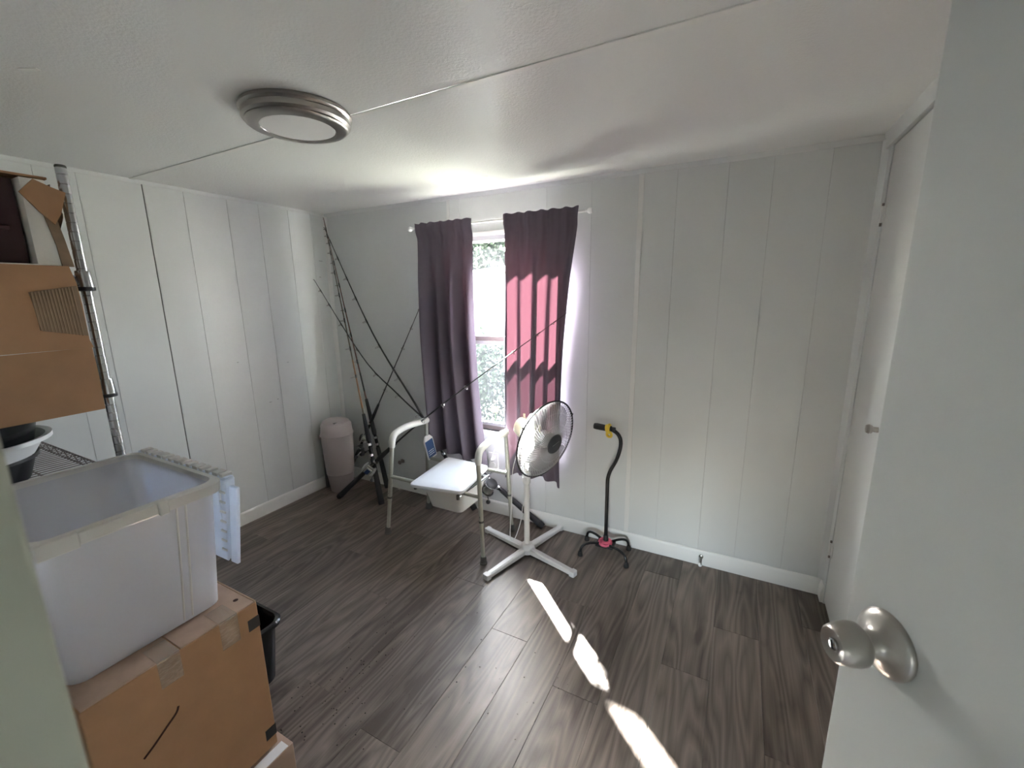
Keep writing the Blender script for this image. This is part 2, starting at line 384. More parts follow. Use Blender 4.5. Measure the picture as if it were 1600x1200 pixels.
# ------------------------------------------------------------------ right wall with closet
wr = MB(); wr.box(W, W+.1, -.075, .1, -.03, H+.03); wr.box(W, W+.1, YF-.1, -.68, -.03, H+.03); wr.box(W, W+.1, -.68, -.075, 2.075, H+.03); wr.box(W+.06, W+.1, -.7, -.06, -.03, H+.02)
wall_right = wr.build('wall_right', 'wall', smooth=False); tag(wall_right, 'pale grey right wall around the closet', kind='structure')
tag(MB().loft([[(W, y_, 2.072), (W-.012, y_, 2.072), (W-.014, y_, 2.080), (W-.014, y_, 2.108), (W-.02, y_, 2.118), (W-.02, y_, H), (W, y_, H)] for y_ in (-.02, -2.3)]).build('trim_9', 'wall'), 'grey header moulding over the closet door', kind='structure')
d2 = thing('door_2', (W, -.36, 0), 'white closet door with small knob in right wall', None, kind='structure')
B(W+.002, W+.036, -.672, -.084, .022, 2.067).build('door_panel', 'doorpaint', d2, bevel=.002)
for zz in (1.81, .30):
    hg = MB(); hg.tube([(W-.004, -.081, zz-.032), (W-.004, -.081, zz+.032)], .006, 8); hg.box(W-.002, W+.003, -.112, -.083, zz-.03, zz+.03)
    hg.build('hinge', 'batten', d2)
    MB().tube([(W-.004, -.081, zz-.046), (W-.004, -.081, zz-.033)], .0045, 8).tube([(W-.004, -.081, zz+.033), (W-.004, -.081, zz+.043)], .0045, 8).build('hinge_pin', 'bronze', d2)
kn = MB().lathe([(.010, 0), (.010, .015), (.016, .02), (.018, .028), (.014, .036), (0, .038)], 20, frame((W+.002, -.47, 1.01), (-1, 0, 0))).build('knob', 'nickel', d2)
# ------------------------------------------------------------------ baseboards
def bb(p0, p1, nrm):
    prof = [(0, 0), (.013, 0), (.013, .058), (.010, .066), (.010, .072), (.006, .084), (.003, .088), (0, .088)]
    return MB().loft([[(p[0]+nrm[0]*a, p[1]+nrm[1]*a, z_) for a, z_ in prof] for p in (p0, p1)])
tag(bb((0, 0), (W, 0), (0, -1)).build('baseboard_back', 'trim'), 'white baseboard along the back wall', kind='structure')
tag(bb((0, YF), (0, 0), (1, 0)).build('baseboard_left', 'trim'), 'white baseboard along the left wall', kind='structure')
tag(bb((W, 0), (W, -.07), (-1, 0)).build('baseboard_right', 'trim'), 'short white baseboard return by the closet', kind='structure')

# ------------------------------------------------------------------ front door (door_1), opened into the room
a28 = R(28); dd_ = Vector((-math.sin(a28), math.cos(a28), 0)); nn = Vector((-math.cos(a28), -math.sin(a28), 0))
ROSE = Vector((3.0888, -1.7526, 1.05))
edge = ROSE + dd_*.066; hinge_p = edge - dd_*.70; hinge_p.z = 0
d1 = thing('door_1', hinge_p, 'white flush door standing open at the right with satin knob', None, kind='structure')
def door_pt(u, v_, z_): return hinge_p + dd_*u - nn*v_ + Vector((0, 0, z_))
dm = MB(); dm.add([door_pt(u, v_, z_) for z_ in (.012, 2.02) for v_ in (0, .035) for u in (0, .70)],
                  [(0, 2, 3, 1), (4, 5, 7, 6), (0, 1, 5, 4), (2, 6, 7, 3), (0, 4, 6, 2), (1, 3, 7, 5)])
dm.build('door_panel', 'doorpaint', d1, bevel=.0015)
kb = thing('knob_set', ROSE, None, None); kb.parent = d1; kb.matrix_parent_inverse = d1.matrix_world.inverted()
FK = frame(ROSE, nn)
MB().lathe([(.044, 0), (.044, .003), (.041, .007), (.032, .012), (.021, .016), (.016, .022), (.0145, .034)], 40, FK).build('rose', 'nickel', kb)
MB().lathe([(.0145, .030), (.022, .034), (.0275, .040), (.0285, .048), (.027, .060), (.0235, .071), (.021, .0735), (.0195, .073), (.017, .0715), (.009, .0705), (.009, .0690), (0, .0690)], 40, FK).build('knob', 'nickel', kb)
MB().lathe([(.0075, .0690), (.0075, .0725), (.006, .0735), (0, .0735)], 20, FK).build('turn_button', 'steel', kb)
B(-.0012, .0012, -.006, .006, .0735, .0742).build('slot', 'black', kb, M=FK @ Matrix.Rotation(.4, 4, 'Z'))
for zz in (.25, 1.8):
    MB().tube([door_pt(-.004, -.004, zz-.045), door_pt(-.004, -.004, zz+.045)], .006, 8).build('hinge', 'nickel', d1)

# ------------------------------------------------------------------ window
win = thing('window_1', (1.46, .05, WZ0), 'bronze framed single hung window between the curtains', None, kind='structure')
fr = MB(); fr.box(WX0, WX1, .03, .075, WZ0, WZ0+.028); fr.box(WX0, WX1, .03, .075, WZ1-.022, WZ1); fr.box(WX0, WX0+.025, .03, .075, WZ0, WZ1); fr.box(WX1-.025, WX1, .03, .075, WZ0, WZ1)
fr.build('frame', 'bronze', win, bevel=.002)
B(WX0, WX1, .022, .06, 1.212, 1.245).build('meeting_rail', 'bronze', win, bevel=.002)
B(WX0+.02, WX1-.02, .026, .05, 1.188, 1.212).build('sash_rail', 'alu', win, bevel=.002)
B(WX0+.02, WX1-.02, .026, .05, WZ0+.028, WZ0+.052).build('sash_rail', 'alu', win, bevel=.002)
pn = B(WX0+.02, WX1-.02, .045, .048, WZ0+.05, 1.19).build('pane', 'glass_screen', win, smooth=False)
pn = B(WX0+.02, WX1-.02, .058, .061, 1.245, WZ1-.02).build('pane', 'glass', win, smooth=False)
cs = MB(); cs.box(WX0-.03, WX1+.03, -.012, .03, WZ0-.03, WZ0); cs.box(WX0, WX1, -.006, .03, WZ1, WZ1+.025); cs.box(WX0-.02, WX0, -.006, .03, WZ0, WZ1+.025); cs.box(WX1, WX1+.02, -.006, .03, WZ0, WZ1+.025)
cs.build('casing', 'trim', win, bevel=.002)

# ------------------------------------------------------------------ ceiling light
LC = Vector((1.485, -1.318, H))
cl = thing('ceiling_light', LC, 'round brushed nickel flush ceiling light with frosted disc', 'ceiling light')
F0 = frame(LC, (0, 0, -1))
MB().lathe([(.0, 0), (.172, 0), (.176, .006), (.176, .012), (.168, .016), (.166, .019), (.170, .022), (.170, .036), (.163, .040), (.160, .042), (.161, .046), (.157, .050), (.150, .052), (.128, .0535), (.120, .053), (.118, .049), (.0, .049)], 72, F0).build('ring', 'nickel', cl)
MB().lathe([(.119, .048), (.118, .051), (.112, .0525), (.0, .054)], 64, F0).build('diffuser', 'diffuser', cl)

# ------------------------------------------------------------------ curtains and rod
YC = -.115
def curtain(name, label, xt0, xt1, xm0, xm1, xb0, xb1, zb, folds, seed, ztop=1.962, lift=None, amp0=.028):
    rnd = random.Random(seed); ph = [rnd.uniform(0, 6.28) for _ in range(6)]
    def edge_(v_, a, m__, c):   # quadratic through top, middle, bottom
        return a*(1-v_)*(1-2*v_) + m__*4*v_*(1-v_) + c*v_*(2*v_-1)
    def fn(u, v_):
        x0 = edge_(v_, xt0, xm0, xb0); x1 = edge_(v_, xt1, xm1, xb1)
        uu = u + .012*math.sin(6.28*folds*u*.5 + ph[0])*v_
        x_ = x0 + (x1-x0)*uu
        amp = .012 + amp0*min(1, v_*2.2)
        ga = math.sin(6.28*folds*u + ph[1] + .5*math.sin(3*u+ph[2])) * .7 + .35*math.sin(6.28*folds*.53*u + ph[3] + 1.2*v_)
        gt = math.sin(6.28*folds*2.3*u + ph[4])*.5 + .5*math.sin(6.28*folds*1.45*u+ph[5])
        k_ = min(1, max(0, (v_-.03)/.22)); k_ = k_*k_*(3-2*k_)
        y_ = YC + (1-k_)*gt*.009 + k_*ga*amp
        hd = max(0, 1-max(0, v_-.03)/.03); y_ = (1-hd)*y_ + hd*(YC-.019+gt*.0075)
        z_ = ztop + (zb(u)-ztop)*v_ + (1-k_)*.003*math.sin(40*u+ph[2])*(1 if v_ < .02 else 0)
        if lift: y_ += lift(u, v_)
        return (x_, y_, z_)
    m_ = MB().grid(fn, 90, 90)
    o_ = m_.build(name, 'curtain', smooth=True); o_.data.shade_smooth()
    return o_
cL = curtain('curtain', '', .985, 1.415, .995, 1.405, 1.02, 1.475, lambda u: .42+.02*math.sin(5*u), 3.6, 3, amp0=.042)
tag(cL, 'shaded dull purple curtain panel hanging left of the bright window gap', 'curtain', 'purple window curtains')
cR = curtain('curtain', '', 1.632, 2.085, 1.622, 2.012, 1.615, 2.00, lambda u: .345+.03*math.sin(3.1*u+.3)+.02*u, 4.2, 11)
tag(cR, 'sunlit rosy purple curtain panel behind the standing fan', 'curtain', 'purple window curtains')
rod = thing('curtain_rod', (1.53, YC, 1.935), 'thin white curtain rod above the window with round finials', 'curtain rod')
MB().tube([(.955, YC, 1.936), (2.115, YC, 1.936)], .0065, 10).build('pole', 'plastic_white', rod)
for sx, xx in ((-1, .955), (1, 2.115)):
    MB().lathe([(.0065, 0), (.009, .006), (.007, .010), (.014, .018), (.016, .026), (.012, .036), (0, .041)], 18, frame((xx, YC, 1.936), (sx, 0, 0))).build('finial', 'plastic_white', rod)
for xx in (1.15, 1.97):
    MB().box(xx-.008, xx+.008, YC-.004, -.002, 1.924, 1.930).box(xx-.010, xx+.010, -.006, 0, 1.90, 1.965).build('bracket', 'plastic_white', rod, bevel=.001)

# ------------------------------------------------------------------ fishing rods
def smooth_poly(pts, n=6):
    pts = [Vector(p) for p in pts]; out = []
    for i in range(len(pts)-1):
        p0 = pts[max(i-1, 0)]; p1 = pts[i]; p2 = pts[i+1]; p3 = pts[min(i+2, len(pts)-1)]
        for k in range(n):
            q = k/n; out.append(.5*((2*p1)+(-p0+p2)*q+(2*p0-5*p1+4*p2-p3)*q*q+(-p0+3*p1-3*p2+p3)*q**3))
    return out+[pts[-1]]
def lerp_poly(pts, q):   # point at the fraction q of the length of a smooth curve
    poly = smooth_poly(pts, 8); ln = [0]
    for a, c in zip(poly, poly[1:]): ln.append(ln[-1]+(c-a).length)
    d_ = q*ln[-1]
    if d_ <= 0: return poly[0]+(poly[1]-poly[0]).normalized()*d_
    for k in range(1, len(poly)):
        if d_ <= ln[k] or k == len(poly)-1: return poly[k-1].lerp(poly[k], (d_-ln[k-1])/(ln[k]-ln[k-1]))
def fishing_rod(label, pts, blank, side, grip=.19, fore=(.30, .40), guides=(.5, .62, .72, .8, .87, .93, .97), r0=.0065, reel=None, rings=True, grip_r=.0125, gmat='cork', fade=None):
    e_ = thing('fishing_rod', pts[0], label, 'fishing rod', 'fishing rods leaning in the corner')
    P_ = lambda q: lerp_poly(pts, q)
    side = Vector(side)
    def T_(q): return (P_(min(1, q+.01))-P_(max(0, q-.01))).normalized()
    N = 26
    MB().tube([P_(.12+.88*k/N) for k in range(N+1)], [r0*(1-.78*k/N) for k in range(N+1)], 8).build('blank', blank, e_)
    if fade:
        MB().tube([P_(fade[0]+(fade[1]-fade[0])*k/6) for k in range(7)], [r0*(1-.78*(fade[0]-.12+(fade[1]-fade[0])*k/6)/.88)+.0005 for k in range(7)], 8).build('blank_wrap', fade[2], e_)
    MB().tube([P_(0), P_(.005), P_(grip*.5), P_(grip)], [grip_r*.8, grip_r*1.15, grip_r, grip_r*.9], 12).build('butt_grip', gmat, e_)
    MB().tube([P_(-.002), P_(.012)], [grip_r*1.1, grip_r*1.25], 12).build('butt_cap', 'blackrubber', e_)
    MB().tube([P_(grip), P_(fore[0])], grip_r*.72, 12).build('reel_seat', 'blackgloss', e_)
    MB().tube([P_(fore[0]), P_(fore[0]+.01), P_(fore[1])], [grip_r*.9, grip_r, grip_r*.62], 12).build('fore_grip', gmat, e_)
    if rings:
        for q in (grip+.012, fore[0]-.012):
            MB().tube([P_(q-.004), P_(q+.004)], grip_r*1.02, 12).build('seat_ring', 'steel', e_)
    for k, q in enumerate(guides):
        p_ = P_(q); s_ = (side - T_(q)*side.dot(T_(q))).normalized(); R_ = .013*(1-.7*k/max(1, len(guides)-1))+.0028
        rr = r0*(1-.78*q)
        M = frame(p_+s_*(rr+R_+.004), T_(q), s_)
        g_ = MB().torus(R_, .0016, M, 14, 5)
        for dl in (-.016, .016): g_.tube([p_+T_(q)*dl+s_*rr, p_+s_*(rr+.005)+T_(q)*dl*.15, p_+s_*(rr+.006)], .0011, 5)
        g_.build('guide', 'steel' if k < 2 else 'bronze', e_)
        MB().tube([p_-T_(q)*.018, p_+T_(q)*.018], rr+.001, 8).build('guide_wrap', 'black', e_)
    MB().torus(.0035, .001, frame(P_(1)+side*.003, T_(1), side), 12, 5).build('tip_top', 'bronze', e_)
    if reel: reel(e_, P_((grip+fore[0])/2), T_(.25), side)
    return e_
def conv_reel(mat_side='blackgloss', size=1.0, plate=None, flip=1, knob='black'):
    def f_(par, p_, T, side):
        s_ = (side - T*side.dot(T)).normalized(); ax = T.cross(s_).normalized()*flip
        c_ = p_ + s_*.040*size
        fr_ = thing('reel', c_, None, None); fr_.parent = par; fr_.matrix_parent_inverse = par.matrix_world.inverted()
        hw_ = .030*size; r_ = .028*size
        MB().tube([p_-T*.035+s_*.010, p_+s_*.014, p_+T*.035+s_*.010], [.005, .009*size, .005], 8).build('foot', 'steel', fr_)
        MB().lathe([(r_*.55, -hw_), (r_*.95, -hw_), (r_*.7, -hw_*.6), (r_*.7, hw_*.6), (r_*.95, hw_), (r_*.55, hw_)], 24, frame(c_, ax)).build('spool', 'chairtube', fr_)
        for sg in (-1, 1):
            M = frame(c_+ax*sg*hw_, ax*sg)
            MB().lathe([(r_*1.15, -.004), (r_*1.18, .002), (r_*1.05, .008), (r_*.55, .013), (0, .014)], 26, M).build('side_plate', mat_side, fr_)
            MB().torus(r_*1.16, .0022*size, M, 28, 6).build('rim', 'steel', fr_)
        for k in range(3):
            a = 2.1*k+.5; v_ = T*math.cos(a)*r_*1.05 + s_*math.sin(a)*r_*1.05
            MB().tube([c_+v_-ax*hw_, c_+v_+ax*hw_], .003*size, 6).build('cross_bar', 'steel', fr_)
        hb = c_+ax*(hw_+.016); he = hb + (s_*.5-T*.85).normalized()*.046*size
        MB().tube([c_+ax*(hw_+.010), hb], .006*size, 8).tube([hb, hb.lerp(he, .6)+ax*.006, he+ax*.010], .0034*size, 6).build('crank', 'steel', fr_)
        MB().lathe([(.004, 0), (.009*size, .004), (.0115*size, .013), (.009*size, .023), (0, .026)], 14, frame(he+ax*.008, ax)).build('crank_knob', knob, fr_)
        for k in range(6):
            a = k*math.pi/3; q = (T*math.cos(a)+s_*math.sin(a))*r_*.72
            MB().lathe([(.0035*size, 0), (.0025*size, .0022), (0, .0024)], 8, frame(c_+q+ax*(hw_+.0105), ax)).build('screw', 'steel', fr_)
        if plate:
            MB().box(-.021*size, .021*size, -.014*size, .014*size, 0, .004).build('label_plate', plate, fr_, bevel=.001, M=frame(c_+s_*r_*1.08-ax*.0, s_, ax))
            MB().box(-.026*size, .026*size, -.020*size, .020*size, -.010, -.001).build('top_cover', 'alu', fr_, bevel=.003, M=frame(c_+s_*r_*1.08, s_, ax))
    return f_
def spin_reel():
    def f_(par, p_, T, side):
        s_ = (side - T*side.dot(T)).normalized(); ax = T.cross(s_).normalized(); c_ = p_+s_*.065
        fr_ = thing('reel', c_, None, None); fr_.parent = par; fr_.matrix_parent_inverse = par.matrix_world.inverted()
        MB().tube([p_+s_*.010-T*.03, p_+s_*.012, p_+s_*.03-T*.006, c_-T*.01], [.005, .008, .007, .013], 10).build('foot', 'blackgloss', fr_)
        MB().lathe([(.010, -.032), (.020, -.022), (.023, .0), (.020, .018)], 20, frame(c_, T)).build('body', 'black', fr_)
        MB().lathe([(.019, .016), (.024, .020), (.024, .024), (.019, .028), (.018, .044), (.023, .048), (.021, .053), (.008, .056), (0, .056)], 24, frame(c_, T)).build('spool', 'black', fr_)
        b_ = [c_+T*.022+ax*.028, c_+T*.04+ax*.034+s_*.012, c_+T*.052+s_*.034, c_+T*.04-ax*.034+s_*.012, c_+T*.022-ax*.028]
        MB().tube(b_, .0018, 6).build('bail', 'steel', fr_)
        he = c_+ax*.05-s_*.0+T*.0; kp = he+(s_*.8-T*.6)*.045
        MB().tube([c_+ax*.018, he], .004, 8).tube([he, kp], .0036, 6).build('crank', 'steel', fr_)
        MB().lathe([(.005, -.012), (.012, -.008), (.013, .004), (.007, .014), (0, .016)], 14, frame(kp, ax)).build('crank_knob', 'black', fr_)
    return f_
RA = fishing_rod('fishing rod with amber blank and spinning reel, butt nearest the waste bin', [(.650, -.283, .01), (.305, -.13, 1.08), (.016, -.022, 2.09)], 'rod_olive', (-.75, -.55, .1), grip=.155, fore=(.215, .31), guides=(.44, .54, .64, .73, .81, .88, .94), reel=spin_reel(), fade=(.33, .5, 'rod_amber'), r0=.008, grip_r=.019)
RB = fishing_rod('fishing rod with red brown blank standing nearly upright in the corner', [(.485, -.05, .01), (.245, -.035, 1.06), (.018, -.024, 2.10)], 'rod_red', (-.6, -.8, 0), grip=.155, fore=(.205, .34), guides=(.48, .58, .67, .76, .84, .91, .96), fade=(.37, .44, 'rod_black'), r0=.008, grip_r=.018)
RC = fishing_rod('heavy dark fishing rod slanting from the corner down behind the purple curtain', [(1.31, -.045, .01), (.862, -.040, .67), (.446, -.038, 1.239), (.024, -.032, 2.03)], 'rod_black', (-.55, -.6, -.5), grip=.14, fore=(.20, .26), guides=(.33, .46, .58, .67, .75, .82, .89, .95), r0=.0100, grip_r=.018)
RD = fishing_rod('long fishing rod with big black reel behind the chair, tip on left wall', [(1.842, -.047, .012), (1.42, -.052, .282), (.92, -.058, .624), (.66, -.068, .813), (.405, -.11, 1.057), (.022, -.168, 1.64)], 'rod_black', (-.12, -1, -.1), grip=.145, fore=(.200, .29), guides=(.47, .56, .655, .75, .84, .91, .96), r0=.0090, reel=conv_reel('black', 1.35, flip=-1), grip_r=.0185)
RE = fishing_rod('fishing rod with blue labelled reel crossing the chair arm towards the curtains', [(.285, -.352, .018), (1.052, -.272, .687), (2.055, -.215, 1.41)], 'rod_black', (.25, -.9, -.3), grip=.16, fore=(.235, .33), guides=(.47, .56, .655, .745, .83, .91, .96), r0=.0082, reel=conv_reel('alu', 1.05, plate='bluelabel'), grip_r=.0185)
RF = fishing_rod('thin black fishing rod running from behind the waste bin to the curtain edge', [(.045, -.07, .01), (.47, -.045, .715), (1.03, -.035, 1.63)], 'rod_black', (.6, -.7, -.4), grip=.17, fore=(.33, .42), guides=(.50, .60, .70, .79, .87, .94), r0=.0068, reel=conv_reel('bluegrey', .95), grip_r=.014)

# ------------------------------------------------------------------ waste bin
bn = thing('waste_bin', (.16, -.215, 0), 'tall mauve grey plastic waste bin with flip lid in the corner', 'waste bin')
T0 = Matrix.Translation((.16, -.215, 0))
MB().lathe([(.0, .004), (.078, 0), (.083, .006), (.102, .148), (.104, .15)], 40, T0).build('base', 'bin', bn)
MB().lathe([(.100, .150), (.1035, .153), (.1165, .40), (.1165, .455), (.113, .457)], 40, T0).build('body', 'bin', bn)
MB().lathe([(.112, .455), (.122, .458), (.124, .466), (.118, .478), (.115, .50), (.112, .545), (.104, .556), (.098, .554), (.096, .545), (0, .545)], 40, T0).build('collar', 'bin', bn)
lidm = Matrix.Translation((.16, -.215, .552)) @ Matrix.Rotation(R(3), 4, 'Y')
MB().lathe([(.098, -.004), (.101, .004), (.098, .014), (.085, .021), (.05, .024), (0, .025)], 40, lidm).build('lid', 'bin', bn)
MB().box(.02, .035, -.02, .03, .022, .026).box(-.012, .02, .026, .032, .021, .0255).build('lid_latch', 'bindark', bn, M=lidm @ Matrix.Translation((.03, -.05, -.004)))
MB().tube([(.072, -.305, .452), (.058, -.29, .43), (.05, -.245, .425), (.05, -.20, .44)], [.010, .012, .012, .010], 8).build('carry_handle', 'bin', bn)
B(.028, .046, -.262, -.19, .0, .51).build('dark_strip', 'bindark', bn, bevel=.002)  # flat dark strip standing upright beside the bin
MB().lathe([(.012, 0), (.011, .002), (0, .0022)], 18, frame((.2235, -.3115, .385), (.55, -.84, -.02))).build('emblem', 'bin', bn)

# ------------------------------------------------------------------ commode chair
ch = thing('commode_chair', (1.34, -.36, 0), 'grey steel commode chair with white seat lid and armrests', 'chair')
TR = .0135
feet = {'FL': ((.968, -.552, 0), (1.045, -.535, .615)), 'FR': ((1.694, -.550, 0), (1.668, -.535, .615)), 'BL': ((.992, -.165, 0), (1.050, -.20, .645)), 'BR': ((1.676, -.163, 0), (1.660, -.20, .645))}
def on(key, z_):
    a, c = map(Vector, feet[key]); return a.lerp(c, (z_-a.z)/(c.z-a.z))
for key in feet:
    a, c = feet[key]
    lg = MB().tube([on(key, .025), on(key, .26)], TR*.86, 14).build('leg', 'chairtube', ch)
    MB().lathe([(.022, 0), (.0225, .008), (.0185, .012), (.0175, .042), (.0150, .045)], 18, Matrix.Translation((a[0], a[1], .0))).build('rubber_tip', 'greyrubber', lg)
    MB().tube([on(key, .252), on(key, .264)], TR*1.12, 14).build('collar', 'greyrubber', lg)
    MB().lathe([(.0045, 0), (.003, .004), (0, .0045)], 10, frame(on(key, .29)+Vector((0, -TR*.9, 0)), (0, -1, 0))).build('push_button', 'steel', lg)
for s_, fk, bk in (('L', 'FL', 'BL'), ('R', 'FR', 'BR')):
    f0 = on(fk, .23); f1 = on(fk, .60); b1 = on(bk, .60); b0 = on(bk, .23)
    ft = Vector((f1.x+.004, f1.y+.02, .690)); bt = Vector((b1.x, b1.y-.005, .675))
    path = arc([(f0, 0), (Vector((f1.x, f1.y, .615)), .03), (Vector((f1.x+.002, f1.y+.012, .668)), .03), (Vector((f1.x+.004, f1.y+.10, .692)), .05), (bt, .03), (b0, 0)], 6)
    MB().tube(path, TR, 14).build('side_frame', 'chairtube', ch)
    pad = arc([(on(fk, .595), 0), (Vector((f1.x+.002, f1.y+.004, .672)), .045), (Vector((f1.x+.004, f1.y+.115, .695)), .05), (bt+Vector((0, .01, .004)), 0)], 7)
    MB().tube(pad, [TR*1.28]+[TR*1.5]*(len(pad)-2)+[TR*1.5], 14).build('arm_pad', 'chairpad', ch)
MB().tube([on('FL', .40), on('FR', .405)], TR*.9, 12).build('front_rail', 'chairtube', ch)
MB().tube([on('BL', .40), on('BR', .405)], TR*.9, 12).build('rear_rail', 'chairtube', ch)
for xx in (1.235, 1.545):
    MB().tube([(xx, -.555, .384), (xx, -.17, .384)], .006, 8).build('bucket_rail', 'steel', ch)
    MB().tube([(xx, -.565, .398), (xx, -.565, .372)], .010, 10).build('rail_clip', 'greyrubber', ch)
lidc = [(1.250, -.645), (1.592, -.590), (1.535, -.198), (1.200, -.185)]
def lidloop(z_, inset, r=.035):
    ctr = Vector((sum(p[0] for p in lidc)/4, sum(p[1] for p in lidc)/4, 0)); out = []
    P4 = [Vector((p[0], p[1], 0)) for p in lidc]; P4 = [p+(ctr-p).normalized()*inset*1.3 for p in P4]
    for i in range(4):
        p = P4[i]; a = (P4[i-1]-p).normalized(); c = (P4[(i+1) % 4]-p).normalized(); p0 = p+a*r; p1 = p+c*r
        for k in range(6):
            q = k/5; v_ = (1-q)**2*p0+2*q*(1-q)*p+q*q*p1; out.append(Vector((v_.x, v_.y, z_)))
    return out
MB().loft([lidloop(.418, .012), lidloop(.420, .002), lidloop(.430, 0), lidloop(.438, .003), lidloop(.442, .012), lidloop(.443, .06)]).build('seat_lid', 'lid', ch)
MB().loft([lidloop(.409, .02), lidloop(.416, .016)]).build('seat_ring', 'plastic_white', ch)
b_ = MB(); lo = lambda z_, hx, hy: rrect(1.385, -.37, z_, hx, hy, .03)
b_.loft([lo(.225, .105, .10), lo(.232, .115, .11), lo(.372, .150, .135), lo(.376, .166, .15), lo(.381, .166, .15), lo(.381, .146, .131), lo(.24, .11, .105)])
b_.build('bucket', 'bucket', ch)
# hang tag
tg = thing('hang_tag', (1.064, -.215, .655), 'blue and white card tag hanging from the chair armrest', 'tag')
def tagm(off, z0, z1, w_, th=.003):
    return MB().add([(1.062+off, -.235-w_*s, z_) for z_ in (z0, z1) for s in (0, 1)] + [(1.062+off+th, -.235-w_*s, z_) for z_ in (z0, z1) for s in (0, 1)],
                    [(0, 1, 3, 2), (4, 6, 7, 5), (0, 4, 5, 1), (2, 3, 7, 6), (0, 2, 6, 4), (1, 5, 7, 3)])
M1 = Matrix.Translation((1.052, -.23, .650)) @ Matrix.Rotation(R(-8), 4, 'Z') @ Matrix.Rotation(R(14), 4, 'X') @ Matrix.Translation((-1.064, .215, -.655))
for off, mm in ((0, 'paperwhite'), (-.009, 'paperwhite')):
    MB().loft([[(x_, -.175, .40), (x_, -.255, .40), (x_, -.255, .545), (x_, -.235, .575), (x_, -.195, .575), (x_, -.175, .545)] for x_ in (1.062+off, 1.065+off)]).build('card', mm, tg, M=M1)
B(1.0652, 1.0658, -.250, -.180, .41, .54).build('print_field', 'bluelabel', tg, M=M1)
for zz in (.43, .445, .46): B(1.0658, 1.0662, -.24, -.19, zz, zz+.004).build('print_line', 'paperwhite', tg, M=M1)
MB().tube([(1.062, -.215, .575), (1.058, -.214, .655), (1.056, -.207, .68)], .0012, 6).build('string', 'paperwhite', tg)

# ------------------------------------------------------------------ standing fan
FX, FY = 1.868, -.336
fan = thing('pedestal_fan', (FX, FY, 0), 'white pedestal fan with wire guard on a cross base', 'fan')
ang0 = math.atan2(.325, .10)
for k in range(4):
    a = ang0 - math.pi/2*k + R(2); u = Vector((math.cos(a), math.sin(a), 0)); v_ = Vector((-u.y, u.x, 0)); c_ = Vector((FX, FY, 0))
    lp = []
    for d_, h_, hw_ in ((.028, .040, .021), (.33, .030, .018)):
        q = c_+u*d_
        lp.append([q-v_*hw_+Vector((0, 0, .008)), q+v_*hw_+Vector((0, 0, .008)), q+v_*hw_+Vector((0, 0, h_-.006)), q+v_*(hw_-.007)+Vector((0, 0, h_)), q-v_*(hw_-.007)+Vector((0, 0, h_)), q-v_*hw_+Vector((0, 0, h_-.006))])
    lg = MB().loft(lp).build('foot_bar', 'plastic_white', fan)
    q = c_+u*.33
    ec = MB().loft([[q+u*dd2-v_*w2+Vector((0, 0, 0)), q+u*dd2+v_*w2+Vector((0, 0, 0)), q+u*dd2+v_*w2+Vector((0, 0, .030)), q+u*dd2-v_*w2+Vector((0, 0, .030))] for dd2, w2 in ((-.012, .020), (.012, .020), (.018, .016))]).build('end_cap', 'plastic_white', lg, bevel=.002)
TF = Matrix.Translation((FX, FY, 0))
MB().lathe([(.045, .006), (.047, .02), (.046, .034), (.036, .044), (.032, .056), (.027, .060), (.020, .062)], 28, TF).build('base_hub', 'plastic_white', fan)
MB().lathe([(.0165, .05), (.0165, .46), (.016, .46)], 18, TF).build('pole', 'plastic_white', fan)
MB().lathe([(.017, .44), (.022, .445), (.023, .50), (.020, .507), (.0135, .51)], 20, TF).build('height_collar', 'plastic_white', fan)
MB().lathe([(.012, .50), (.012, .64)], 16, TF).build('inner_pole', 'plastic_cream', fan)
MB().lathe([(.008, 0), (.013, .004), (.013, .018), (.0, .02)], 12, frame((FX, FY-.02, .475), (0, -1, 0))).build('clamp_knob', 'plastic_white', fan)
fa, fb = -.323, -.184
FN = Vector((math.cos(fb)*math.cos(fa), math.cos(fb)*math.sin(fa), math.sin(fb))); FC = Vector((2.000, -.360, .735)); FM = frame(FC, FN)
MB().tube([Vector((FX, FY, .60)), Vector((FX, FY, .66)), FC-FN*.145+Vector((0, 0, -.03))], [.018, .024, .03], 14).build('neck', 'plastic_cream', fan)
MB().lathe([(0, -.225), (.030, -.222), (.052, -.205), (.062, -.17), (.064, -.12), (.056, -.092), (.03, -.088)], 28, FM).build('motor_housing', 'plastic_cream', fan)
MB().tube([FC-FN*.17+Vector((0, 0, .058)), FC-FN*.17+Vector((0, 0, .082))], [.006, .008], 10).build('oscillation_knob', 'plastic_cream', fan)
GR = .222
MB().torus(GR, .0048, FM, 72, 8).build('guard_rim', 'black', fan)
for sgn, nm, dep in ((1, 'front_guard', .062), (-1, 'rear_guard', -.085)):
    gm = MB()
    n_ = 72
    for k in range(n_):
        a = 2*math.pi*k/n_; pts = []
        for j in range(7):
            q = j/6; tw = a + (.55*(1-q) if sgn > 0 else .15*(1-q)); r_ = GR - (GR-.052)*(1-q)
            zz = dep*math.sin((1-q)*math.pi/2)**.8
            pts.append(FM @ Vector((r_*math.cos(tw), r_*math.sin(tw), zz)))
        gm.tube(pts, .0017, 4, cap=False)
    gm.build(nm, 'fan_wire', fan)
    for q in (.33, .68):
        r_ = GR - (GR-.052)*(1-q); zz = dep*math.sin((1-q)*math.pi/2)**.8
        MB().torus(r_, .0014, FM @ Matrix.Translation((0, 0, zz)), 60, 5).build('guard_ring', 'fan_wire', fan)
MB().lathe([(.056, .058), (.057, .062), (.052, .067), (.0, .069)], 32, FM).build('hub_badge', 'bluegrey', fan)
